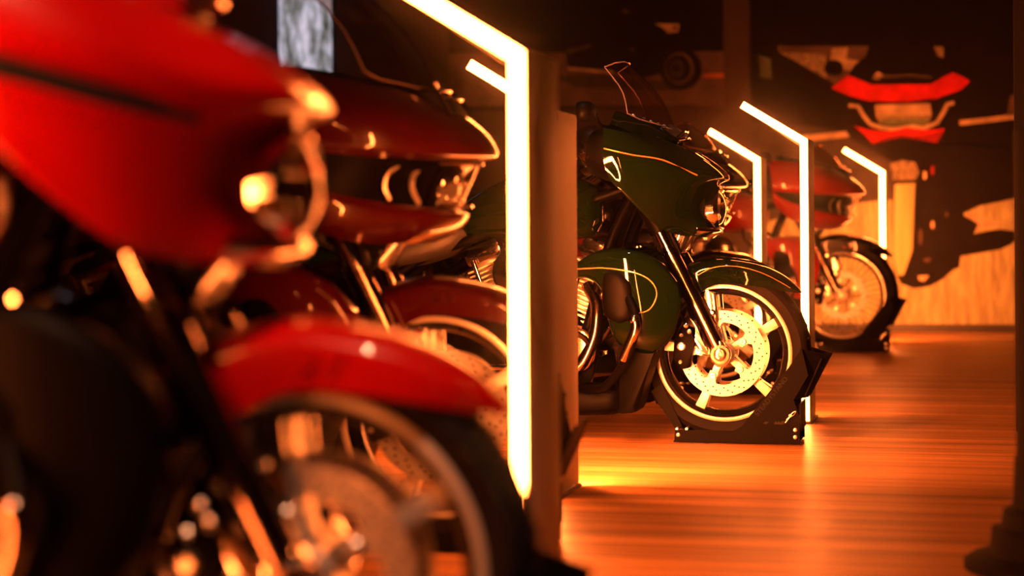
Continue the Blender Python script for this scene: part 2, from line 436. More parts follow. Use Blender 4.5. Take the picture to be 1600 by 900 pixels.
def motorcycle(kind, paint, loc, label, rz=0., stripe=None, laced=False, k=1., lower=True, lower_paint=None, fender=None, low_screen=False, group='motorcycles lined up in the row'):
    P = M[paint]
    root = thing('motorcycle', label, 'motorcycle', loc, rz, group)
    zc = .01 + .3185 * k
    # ---- wheels
    wheel(root, 'front_wheel', 0, zc, laced, k)
    wheel(root, 'rear_wheel', -1.625, .3185, False, 1.)
    # ---- front fender
    A = []
    for a, rs, ro, w in ((38, .356, .362, .030), (46, .318, .360, .058), (56, .290, .357, .078), (70, .268, .354, .086), (90, .258, .352, .088), (103, .246, .352, .088),
                         (109, .240, .352, .088), (114, .292, .352, .086), (130, .300, .352, .085), (160, .302, .350, .084), (188, .306, .346, .080)):
        a = math.radians(a); co, si = math.cos(a), math.sin(a)
        rs *= k; ro *= k
        col = []
        hg = min(.050, (ro - rs) * .62)
        for y, r in ((-w, rs), (-w, ro - hg), (-w * .93, ro - hg * .48), (-w * .55, ro - hg * .10), (0, ro + .002)):
            col.append((r * co, y, zc + r * si))
        col += [(x, -y, z) for x, y, z in col[:-1][::-1]]
        A.append(col)
    fen = obj('front_fender', shell(A, .005, 5, 4), M[fender] if fender else P, root, angle=50)
    for s in (-1, 1):
        for px_, pz_ in ((.018, .298), (.052, .300)):
            bm = B(); lathe(bm, [(.003, -.004), (.009, -.004), (.009, .004), (.006, .005), (.003, .002)], (px_, .093 * s, zc + pz_), seg=16)
            obj('bolt', bm, P, fen)
    for s in (-1, 1):
        bm = B(); q = [(math.cos(math.radians(a)) * r * k, .0885 * s * w, zc + math.sin(math.radians(a)) * r * k) for a, r, w in ((108, .300, 1.), (95, .318, 1.), (80, .325, .99), (65, .330, .93), (52, .337, .80), (44, .345, .62))]
        tube(bm, q, .0014, 6, 6)
        if stripe != 'none': obj('pinstripe', bm, M['pin'], fen, label='orange pinstripe')
        else: bm.free()
    # ---- fork: two legs
    for s in (-1, 1):
        y = .118 * s
        bm = B()
        cyl(bm, (fork_x(zc + .03), y, zc + .03), (fork_x(.70), y, .70), .031, 28)
        lathe(bm, [(.010, -.030), (.034, -.030), (.038, -.022), (.038, .022), (.034, .030), (.010, .030)], (0, y, zc), seg=32)
        leg = obj('fork_leg', bm, M['bronze'], root, label='smoked chrome fork leg')
        bm = B(); prism(bm, [(-.036, zc + .060), (-.040, zc - .020), (-.012, zc - .046), (.020, zc - .044), (.038, zc - .012), (.010, zc + .050)], y - .026, y + .026, .006)
        obj('axle_clamp', bm, M['chrome'], leg)
        bm = B(); lathe(bm, [(.001, .031 * s), (.020, .033 * s), (.024, .031 * s), (.025, .024 * s), (.001, .024 * s)], (0, y, zc), seg=28)
        cap = obj('axle_cap', bm, M['bronze'], leg)
        bm = B()
        cyl(bm, (fork_x(.69), y, .69), (fork_x(.80), y, .80), .0235, 24)
        for zz in (.695, .708): cyl(bm, (fork_x(zz), y, zz), (fork_x(zz + .005), y, zz + .005), .0325, 24)
        obj('fork_tube', bm, M['chrome'], leg)
        bm = B(); cyl(bm, (fork_x(.775), y, .775), (fork_x(1.06), y, 1.06), .036, 20)
        obj('fork_cover', bm, M['black'], leg)
        # caliper behind the leg
        bm = B()
        prism(bm, [(-.085, zc + .100), (-.135, zc + .120), (-.172, zc + .060), (-.178, zc - .01), (-.150, zc - .060), (-.115, zc - .052), (-.108, zc + .005), (-.095, zc + .050)], .060 * s, .118 * s, .008)
        cal = obj('brake_caliper', bm, M['black'], root)
        for px_, pz_, rr in ((-.146, .028, .016), (-.146, .068, .007), (-.150, -.030, .007), (-.128, .104, .009), (-.116, .082, .009)):
            bm = B(); lathe(bm, [(.001, .118 * s), (rr, .118 * s), (rr, .123 * s), (rr * .7, .125 * s), (.001, .124 * s)], (px_, 0, zc + pz_), seg=20)
            obj('bolt', bm, M['bolt'], cal)
        bm = B()
        prism(bm, [(-.140, zc + .128), (-.118, zc + .140), (-.090, zc + .108), (-.065, zc + .030), (-.045, zc + .020), (-.050, zc - .004), (-.086, zc + .018), (-.108, zc + .086)], .108 * s, .118 * s, .003)
        obj('caliper_bracket', bm, M['chrome'], cal)
        bm = B(); tube(bm, [(-.135, .10 * s, zc + .11), (-.16, .11 * s, zc + .20), (-.14, .12 * s, zc + .33), (-.20, .10 * s, .80)], .005, 8)
        obj('brake_hose', bm, M['matte'], cal)
        # fender bracket
        bm = B(); prism(bm, [(-.060, zc + .235), (-.020, zc + .225), (-.012, zc + .120), (-.030, zc + .095), (-.075, zc + .17)], .085 * s, .097 * s, .003)
        lathe(bm, [(.001, .097 * s), (.013, .097 * s), (.013, .108 * s), (.008, .111 * s), (.001, .110 * s)], (-.034, 0, zc + .150), seg=20)
        obj('fender_bracket', bm, M['chrome'], fen)
    # steering nacelle between the fork legs
    bm = B(); prism(bm, [(-.10, .775), (-.155, .690), (-.235, .700), (-.345, .930), (-.300, .985), (-.19, .93), (-.125, .83)], -.085, .085, .012)
    obj('lower_triple_cover', bm, M['black_paint'], root)
    # ---- fairing
    if kind == 'bat':
        fa = obj('fairing', shell(mirror(BAT), .007, 6, 5), P, root, angle=60)
        # pinstripe following the flank crease
        for s in (-1, 1):
            bm = B(); tube(bm, [(x, s * (abs(y) + .004), z) for x, y, z in ((-.360, .439, 1.086), (-.268, .421, 1.064), (-.172, .361, 1.048), (-.115, .300, 1.022), (-.055, .240, .992))], .0026, 6, 8)
            if stripe != 'none': obj('pinstripe', bm, M['pin'], fa, label='orange pinstripe')
            else:
                bm.free()
                mid = cr([(-.363, .437, 1.038), (-.268, .419, 1.012), (-.168, .350, .982), (-.085, .238, .958)], 6)
                G = [[(p.x + .008 * i / (len(mid) - 1), s * (p.y + .006 + .004 * i / (len(mid) - 1)), p.z + q * .014 * (1 - .5 * (i / (len(mid) - 1)) ** 3)) for q in (-1, 0, 1)] for i, p in enumerate(mid)]
                obj('accent_stripe', shell(G, .0015, 2, 3), M['matte'], fa, label='black stripe along the fairing flank')
        # headlight: bezel, reflector, lens
        bm = B(); cx_, cz_ = -.050, .872
        lathe(bm, [(.105, -.01), (.122, -.012), (.126, .012), (.116, .024), (.108, .014)], (0, 0, 0), 'x', 48)
        bmesh.ops.transform(bm, matrix=Matrix.Translation((cx_ + .02, 0, cz_)) @ Matrix.Diagonal((1.3, 1.05, .72, 1)), verts=bm.verts[:])
        hl = obj('headlight', bm, M['chrome'], root)
        bm = B(); lathe(bm, [(.001, -.02), (.05, -.018), (.09, .0), (.108, .018), (.100, .02)], (0, 0, 0), 'x', 40, closed=False)
        bmesh.ops.transform(bm, matrix=Matrix.Translation((cx_ + .012, 0, cz_)) @ Matrix.Diagonal((1, 1.05, .72, 1)), verts=bm.verts[:])
        for yy in (-.055, 0, .055):
            for zz in (-.03, .03): ball(bm, (cx_ + .025, yy, cz_ + zz), .016, u=12, v=8)
        obj('lamp_reflector', bm, M['reflector'], hl)
        bm = B(); lathe(bm, [(.001, .060), (.04, .057), (.08, .046), (.108, .022)], (0, 0, 0), 'x', 40, closed=False)
        bmesh.ops.transform(bm, matrix=Matrix.Translation((cx_ + .012, 0, cz_)) @ Matrix.Diagonal((1, 1.05, .72, 1)), verts=bm.verts[:])
        obj('lens', bm, M['lens'], hl)
        # chin trim under the lamp
        G = [[(.000, 0, .802), (.004, 0, .786), (-.030, 0, .764)], [(-.022, -.10, .802), (-.018, -.105, .786), (-.045, -.095, .766)], [(-.070, -.150, .806), (-.070, -.152, .790), (-.085, -.140, .772)]]
        obj('chin_trim', shell(mirror(G), .005, 6, 4), M['chrome'], fa, label='bright trim under the headlight')
        # raised cowl and vent under the screen
        G = [[(-.140, 0, 1.118), (-.172, 0, 1.150), (-.25, 0, 1.20), (-.37, 0, 1.235)],
             [(-.155, -.09, 1.120), (-.190, -.10, 1.148), (-.26, -.12, 1.20), (-.37, -.13, 1.236)],
             [(-.215, -.20, 1.128), (-.240, -.20, 1.150), (-.29, -.19, 1.190), (-.365, -.20, 1.226)],
             [(-.265, -.31, 1.135), (-.285, -.30, 1.145), (-.32, -.29, 1.165), (-.365, -.29, 1.180)]]
        obj('cowl', shell(mirror(G), .006, 6, 4), P, root)
        bm = B(); prism(bm, [(-.150, 1.128), (-.128, 1.150), (-.185, 1.190), (-.215, 1.172)], -.055, .055, .005)
        ve = obj('vent', bm, M['matte'], root)
        bm = B()
        tube(bm, [(-.150, -.075, 1.140), (-.132, -.045, 1.160), (-.126, 0, 1.164), (-.132, .045, 1.160), (-.150, .075, 1.140)], .0055, 8)
        tube(bm, [(-.150, -.07, 1.128), (-.124, -.04, 1.134), (-.118, 0, 1.136), (-.124, .04, 1.134), (-.150, .07, 1.128)], .004, 8)
        obj('vent_trim', bm, M['chrome'], ve)
        windshield(root, [(0, -.165, 1.165, 0, -.345, 1.425), (-.06, -.178, 1.170, -.05, -.350, 1.424), (-.13, -.225, 1.188, -.10, -.370, 1.420), (-.20, -.315, 1.212, -.14, -.412, 1.400)], M['smoke'])
        for s in (-1, 1):
            for q in (((-.25, .085 * s, 1.195), .008), ((-.205, .055 * s, 1.18), .008), ((-.31, .12 * s, 1.218), .008)):
                bm = B(); ball(bm, q[0], q[1], u=12, v=8); obj('screen_bolt', bm, M['bolt'], root)
    else:
        fa = obj('fairing', shell(mirror(SHK), .007, 6, 6), P, root, angle=60)
        obj('lower_fairing_jaw', shell(mirror(JAW), .007, 6, 6), P, root, angle=60)
        # recessed dark band between beak and jaw
        G = []
        for a, b in zip(SHK, JAW):
            p, q = Vector(a[-1]), Vector(b[0]); ins = Vector((-.028, 0, 0)) if abs(p.y) < .3 else Vector((-.012, 0, 0)) + Vector((0, .012, 0))
            G.append([tuple(p + ins * .5 + Vector((0, 0, .006))), tuple(p.lerp(q, .33) + ins), tuple(p.lerp(q, .66) + ins), tuple(q + ins * .5 - Vector((0, 0, .004)))])
        obj('headlight_band', shell(mirror(G), .004, 6, 4), M['black'], fa)
        # headlight in the band
        G = [[(.082, 0, .960), (.058, 0, .935), (.040, 0, .880), (.044, 0, .856)],
             [(.066, -.07, .959), (.046, -.065, .935), (.030, -.065, .880), (.032, -.07, .857)],
             [(.036, -.125, .957), (.024, -.125, .930), (.010, -.122, .882), (.010, -.120, .860)],
             [(-.020, -.178, .956), (-.026, -.176, .930), (-.034, -.172, .882), (-.034, -.168, .862)]]
        hl = obj('headlight', shell(mirror(G), .004, 6, 5), M['reflector'], root)
        for yy, zz in ((-.09, .915), (-.03, .925), (.03, .925), (.09, .915), (-.11, .885), (-.07, .878), (-.03, .874), (.03, .874), (.07, .878), (.11, .885)):
            bm = B(); ball(bm, (.058 - abs(yy) * .30, yy, zz), .017 if zz > .9 else .010, u=12, v=8)
            obj('lamp_dome', bm, M['chrome'], hl)
        G = [[(.098, 0, .958), (.078, 0, .908), (.052, 0, .856)], [(.076, -.09, .957), (.056, -.09, .908), (.034, -.09, .857)], [(.040, -.160, .956), (.024, -.158, .910), (.006, -.152, .860)], [(-.020, -.205, .955), (-.030, -.203, .910), (-.038, -.195, .862)]]
        obj('lens', shell(mirror(G), .003, 6, 5), M['lens'], hl)
        for s in (-1, 1):
            bm = B()
            tube(bm, [(.014, -.162 * s, .958), (-.006, -.205 * s, .934), (-.010, -.215 * s, .900), (-.004, -.178 * s, .862)], .007, 8, 6)
            tube(bm, [(-.030, -.25 * s, .955), (-.052, -.275 * s, .930), (-.058, -.282 * s, .900), (-.052, -.262 * s, .872)], .005, 8, 6)
            obj('running_light', bm, M['reflector'], hl)
        bm = B(); tube(bm, [(.040, -.158, .859), (.062, -.09, .856), (.078, 0, .855), (.062, .09, .856), (.040, .158, .859)], .004, 8, 6)
        tube(bm, [(.042, -.163, .960), (.084, -.09, .961), (.106, 0, .962), (.084, .09, .961), (.042, .163, .960)], .0045, 8, 6)
        obj('lamp_trim', bm, M['chrome'], hl)
        # centre air vent and deck
        bm = B(); prism(bm, [(-.06, 1.105), (.048, 1.088), (.062, 1.080), (.030, 1.128), (.000, 1.142), (-.06, 1.142)], -.085, .085, .008)
        ve = obj('vent', bm, M['matte'], root)
        bm = B()
        tube(bm, [(.058, -.095, 1.080), (.028, -.098, 1.130), (-.002, -.098, 1.146), (-.035, -.10, 1.150)], .0055, 8)
        tube(bm, [(.058, .095, 1.080), (.028, .098, 1.130), (-.002, .098, 1.146), (-.035, .10, 1.150)], .0055, 8)
        tube(bm, [(.000, -.098, 1.145), (.012, -.05, 1.147), (.014, 0, 1.148), (.012, .05, 1.147), (.000, .098, 1.145)], .0055, 8)
        tube(bm, [(.030, -.098, 1.128), (.044, -.05, 1.126), (.047, 0, 1.125), (.044, .05, 1.126), (.030, .098, 1.128)], .004, 8)
        obj('vent_trim', bm, M['chrome'], ve)
        G = [[(.02, 0, 1.128), (-.10, 0, 1.165), (-.30, 0, 1.205)], [(-.04, -.12, 1.138), (-.13, -.12, 1.168), (-.31, -.13, 1.205)], [(-.10, -.22, 1.146), (-.18, -.22, 1.172), (-.33, -.24, 1.202)], [(-.20, -.32, 1.165), (-.27, -.33, 1.180), (-.40, -.36, 1.196)]]
        obj('cowl', shell(mirror(G), .005, 6, 4), M['black'], root)
        if low_screen: windshield(root, [(0, .000, 1.140, 0, -.130, 1.285), (-.10, -.020, 1.148, -.09, -.140, 1.283), (-.18, -.070, 1.158, -.15, -.180, 1.270), (-.25, -.150, 1.170, -.21, -.240, 1.245)], M['dark_smoke'])
        else: windshield(root, [(0, .000, 1.140, 0, -.265, 1.470), (-.10, -.020, 1.148, -.08, -.275, 1.468), (-.16, -.060, 1.158, -.13, -.300, 1.460), (-.22, -.120, 1.168, -.17, -.330, 1.43)], M['dark_smoke'])
    # inner fairing, instrument pods
    rr = BAT[-1] if kind == 'bat' else SHK[-1]
    x0 = rr[2][0]
    secs = [(x0 + .10, 0, 1.06, .34, .075, 3.2), (x0 + .02, 0, 1.065, .405, .100, 3.2), (x0 - .05, 0, 1.07, .40, .105, 3.2), (x0 - .10, 0, 1.075, .36, .085, 3.0)]
    ib = obj('inner_fairing', lofted(secs, 32, 4), M['black'], root)
    for s in (-1, 1):
        bm = lofted([(x0 - .03, .285 * s, 1.075, .095, .085, 2.2), (x0 - .09, .285 * s, 1.085, .090, .080, 2.2), (x0 - .125, .285 * s, 1.09, .072, .062, 2.2)], 24, 4)
        obj('speaker_pod', bm, M['bronze'] if kind == 'bat' else M['black'], ib)
    # mirrors, handlebar
    for s in (-1, 1):
        bm = lofted([(-.395, .435 * s, 1.200, .030, .022, 2.2), (-.41, .455 * s, 1.205, .050, .034, 2.4), (-.435, .46 * s, 1.205, .058, .038, 2.6), (-.455, .46 * s, 1.205, .054, .035, 2.6)], 20, 4)
        tube(bm, [(-.40, .44 * s, 1.195), (-.40, .40 * s, 1.175), (-.39, .36 * s, 1.15)], .010, 8)
        obj('mirror', bm, M['black'], root)
    bm = B()
    tube(bm, [(-.62, -.43, 1.02), (-.56, -.34, 1.06), (-.47, -.16, 1.055), (-.45, 0, 1.03), (-.47, .16, 1.055), (-.56, .34, 1.06), (-.62, .43, 1.02)], .016, 12)
    hb = obj('handlebar', bm, M['chrome'], root)
    for s in (-1, 1):
        bm = B(); cyl(bm, (-.595, .395 * s, 1.035), (-.68, .51 * s, .985), .020, 16); obj('grip', bm, M['rubber'], hb)
        bm = B(); tube(bm, [(-.545, .36 * s, 1.05), (-.53, .42 * s, 1.03), (-.60, .52 * s, .985)], .008, 8); obj('lever', bm, M['chrome'], hb)
        bm = B(); cyl(bm, (-.56, .35 * s, 1.045), (-.60, .395 * s, 1.03), .030, 14); obj('switch_box', bm, M['chrome'], hb)
    # crossover frame, headstock, downtubes
    bm = B()
    for s in (-1, 1):
        tube(bm, [(-.33, .04 * s, .93), (-.42, .10 * s, .72), (-.50, .14 * s, .40), (-.56, .14 * s, .20), (-.70, .14 * s, .165), (-1.20, .14 * s, .18), (-1.40, .15 * s, .30)], .018, 10)
        tube(bm, [(-.33, .04 * s, .95), (-.60, .07 * s, .86), (-1.10, .10 * s, .70), (-1.40, .14 * s, .55), (-1.95, .16 * s, .60)], .018, 10)
    obj('frame', bm, M['black'], root)
    # ---- tank, seat
    obj('fuel_tank', lofted([(-.46, 0, .86, .05, .05, 2.2), (-.50, 0, .86, .13, .10, 2.3), (-.62, 0, .875, .175, .125, 2.4), (-.78, 0, .87, .170, .125, 2.4), (-.95, 0, .83, .12, .09, 2.3), (-1.04, 0, .79, .06, .05, 2.2)], 28, 5), P, root)
    obj('seat', lofted([(-.95, 0, .79, .08, .03, 2.6), (-1.05, 0, .745, .15, .055, 3), (-1.25, 0, .705, .19, .065, 3), (-1.40, 0, .735, .18, .065, 3), (-1.60, 0, .80, .17, .06, 3), (-1.80, 0, .815, .12, .045, 2.6)], 28, 5), M['leather'], root)
    # ---- engine
    bm = lofted([(-.52, 0, .34, .13, .13, 3), (-.58, 0, .33, .16, .165, 3.2), (-.85, 0, .33, .165, .165, 3.2), (-1.05, 0, .34, .16, .14, 3.2), (-1.15, 0, .34, .12, .10, 3)], 28, 4)
    eng = obj('engine', bm, M['black'], root)
    bm = lofted([(-.36, 0, .165, .10, .035, 3.5), (-.42, 0, .15, .15, .055, 4), (-.80, 0, .145, .17, .055, 4), (-1.18, 0, .15, .16, .05, 4), (-1.24, 0, .16, .11, .035, 3.5)], 28, 4)  # pan added under the engine to block light and darken the floor
    obj('shade_pan', bm, M['black'], eng)
    for lean, bx in ((.39, -.565), (-.39, -.80)):
        bm = B(); d = Vector((math.sin(lean), 0, math.cos(lean))); b0 = Vector((bx, 0, .44)); rot = Matrix.Rotation(lean, 3, 'Y')
        for i in range(13):
            box(bm, b0 + d * (.02 + .0175 * i), (.155 - .002 * (i % 2), .21, .0065), rot, .002)
        cyl(bm, b0, b0 + d * .25, .062, 20)
        obj('cylinder', bm, [M['alu']], eng)
        bm = B(); box(bm, b0 + d * .285, (.15, .19, .075), rot, .022)
        obj('rocker_cover', bm, M['chrome'], eng)
        bm = B()
        for yy in (-.055, .055):
            tube(bm, [Vector((bx + .02, -.125, .40 + 0)) + Vector((yy, 0, 0)), b0 + d * .25 + Vector((yy * .8, -.108, 0))], .011, 10, spline=False)
        obj('pushrod_tubes', bm, M['chrome'], eng)
    bm = B(); lathe(bm, [(.001, -.205), (.070, -.205), (.085, -.196), (.09, -.17), (.001, -.17)], (-.535, 0, .345), seg=36)
    lathe(bm, [(.052, -.210), (.066, -.212), (.072, -.205), (.052, -.203)], (-.535, 0, .345), seg=36)
    obj('cam_cover', bm, M['bronze'], eng)
    bm = B(); lathe(bm, [(.001, -.215), (.075, -.215), (.095, -.20), (.10, -.13), (.001, -.13)], (-.745, 0, .63), seg=36)
    obj('air_cleaner', bm, M['bronze'], eng)
    bm = B()
    tube(bm, [(-.50, -.10, .58), (-.455, -.15, .50), (-.47, -.19, .36), (-.56, -.20, .255), (-.80, -.20, .225), (-1.15, -.21, .235)], .024, 14)
    tube(bm, [(-1.12, -.21, .235), (-1.20, -.23, .245), (-1.30, -.25, .25), (-2.02, -.26, .275)], [.024, .045, .048, .045], 18)
    tube(bm, [(-.98, .10, .55), (-1.06, .20, .40), (-1.18, .24, .25), (-2.02, .26, .275)], [.024, .03, .045, .045], 18)
    obj('exhaust', bm, M['bronze'], root)
    # radiator / horn low at the front
    bm = B(); box(bm, (-.345, -.13, .25), (.05, .085, .24), Matrix.Rotation(-.20, 3, 'Y'), .010)
    for i in range(14): box(bm, (-.312 - .0028 * i + .014, -.13, .195 + .0115 * i), (.010, .070, .003), Matrix.Rotation(-.2, 3, 'Y'))
    obj('oil_cooler', bm, M['bronze'], root)
    # ---- leg shields, crash bar, pegs
    for s in (-1, 1):
        if lower:
            G = []
            for x, zt, zb, y in ((-.515, .655, .600, .335), (-.44, .700, .612, .355), (-.385, .714, .560, .362), (-.345, .716, .400, .365), (-.27, .706, .350, .360), (-.19, .665, .345, .345), (-.135, .602, .400, .325), (-.118, .560, .470, .310)):
                row = [(x, (y - .06) * s, zt + .004), (x, (y - .02) * s, zt), (x, y * s, zt * .88 + zb * .12), (x, (y + .006) * s, (zt + zb) / 2), (x - .01, (y - .01) * s, zb * .9 + zt * .1), (x - .02, (y - .05) * s, zb)]
                G.append(row)
            ls = obj('leg_shield', shell(G, .005, 5, 4), M[lower_paint] if lower_paint else P, root, angle=60)
            bm = B()
            tube(bm, [(-.50, .356 * s, .646), (-.38, .373 * s, .650), (-.27, .369 * s, .632), (-.215, .361 * s, .600), (-.198, .357 * s, .555), (-.222, .357 * s, .505), (-.26, .362 * s, .490), (-.30, .364 * s, .487)], .0024, 6, 8)
            if stripe != 'none': obj('pinstripe', bm, M['pin'], ls, label='orange pinstripe')
            else: bm.free()
            bm = lofted([(-.395, .345 * s, .560, .016, .055, 3.2), (-.380, .352 * s, .555, .028, .082, 3.4), (-.335, .355 * s, .545, .030, .092, 3.4), (-.295, .352 * s, .535, .027, .070, 3.2), (-.280, .345 * s, .53, .014, .045, 3)], 24, 4)
            obj('glove_box', bm, M['black'], ls)
            # lower back wall of the shield, extended down to shade the floor beneath
            bm = B(); prism(bm, [(-.35, .66), (-.30, .68), (-.16, .60), (-.14, .50), (-.235, .30), (-.285, .125), (-.36, .12), (-.355, .40)], .10 * s, .30 * s, .02)
            obj('shield_inner', bm, M['black'], ls)
        bm = B(); tube(bm, [(-.40, .12 * s, .63), (-.34, .30 * s, .60), (-.275, .40 * s, .50), (-.265, .42 * s, .44), (-.300, .40 * s, .33), (-.40, .28 * s, .22), (-.52, .14 * s, .20)], .016, 12)
        cb = obj('crash_bar', bm, M['black'], root)
        bm = B(); tube(bm, [(-.268, .425 * s, .475), (-.262, .428 * s, .44), (-.285, .418 * s, .385), (-.315, .408 * s, .325)], [.017, .019, .019, .017], 14)
        ball(bm, (-.268, .425 * s, .470), .021)
        obj('highway_peg', bm, M['bronze'], cb)
        bm = B(); prism(bm, [(-.52, -.055), (-.56, -.07), (-.84, -.06), (-.87, 0), (-.84, .06), (-.56, .07), (-.52, .055)], .285, .305, .006, plane='xy')
        bmesh.ops.translate(bm, verts=bm.verts[:], vec=(0, .36 * s, 0))
        obj('footboard', bm, M['chrome'], root)
        # saddlebags
        bm = lofted([(-1.32, .33 * s, .50, .05, .10, 3.4), (-1.36, .34 * s, .49, .085, .155, 4), (-1.60, .345 * s, .475, .10, .17, 4), (-1.95, .34 * s, .47, .095, .16, 4), (-2.06, .33 * s, .48, .07, .125, 3.6), (-2.09, .32 * s, .49, .03, .08, 3)], 28, 4)
        obj('saddlebag', bm, P, root)
        bm = B(); tube(bm, [(-.62, .05 * s, .80), (-.58, .24 * s, .70), (-.50, .30 * s, .64)], .006, 8); obj('cable', bm, M['matte'], root)
    # rear fender, tail lamp, swingarm
    A = []
    for a in (35, 60, 90, 120, 150, 175):
        a = math.radians(a); co, si = math.cos(a), math.sin(a); col = []
        for y, r in ((-.10, .30), (-.10, .345), (-.07, .375), (0, .385), (.07, .375), (.10, .345), (.10, .30)): col.append((-1.625 + r * co, y, .3185 + .04 + r * si))
        A.append(col)
    rf = obj('rear_fender', shell(A, .005, 6, 3), P, root)
    bm = B(); box(bm, (-2.005, 0, .56), (.03, .12, .05), None, .01); obj('tail_lamp', bm, M['amber'], rf)
    bm = B()
    for s in (-1, 1): box(bm, (-1.38, .13 * s, .31), (.60, .035, .06), Matrix.Rotation(.0, 3, 'Y'), .01)
    obj('swingarm', bm, M['black'], root)
    bm = B(); tube(bm, [(-.75, .22, .18), (-.85, .30, .10), (-.98, .36, .012)], .012, 10); ball(bm, (-.99, .365, .012), .02, (1.4, 1, .55)); obj('kickstand', bm, M['black'], root)
    if kind == 'bat':
        for c in root.children:
            if c.name.split('.')[0] in ('fairing', 'headlight', 'cowl', 'vent', 'windshield', 'screen_bolt'): c.location = (-.010, 0, -.011)
    return root

BIKES = {
 'front_red': motorcycle('bat', 'red', (-.884, 2.462, 0), 'bright red batwing touring motorcycle closest to the camera, large and out of focus', stripe='none', lower_paint='black', rz=.12),  # black leg shields added here to hide the lit engine and keep it dark
 'dark': motorcycle('shark', 'dark_red', (-1.277, 4.519, 0), 'dark red touring motorcycle with beak-shaped fairing, between the batwing red one and the post', stripe='none'),
 'green': motorcycle('bat', 'green', (-.853, 6.897, 0), 'dark green touring motorcycle with orange pinstripes in sharp focus mid-row'),
 'black': motorcycle('shark', 'black_paint', (-1.124, 8.824, 0), 'black touring motorcycle mostly hidden behind the dark green one', stripe='none', low_screen=True),
 'far_red': motorcycle('shark', 'red', (-.715, 11.761, 0), 'bright red touring motorcycle with thin spoked front wheel at the far end of the row', stripe='none', laced=True, k=1.08, fender='black_paint', low_screen=True),
}

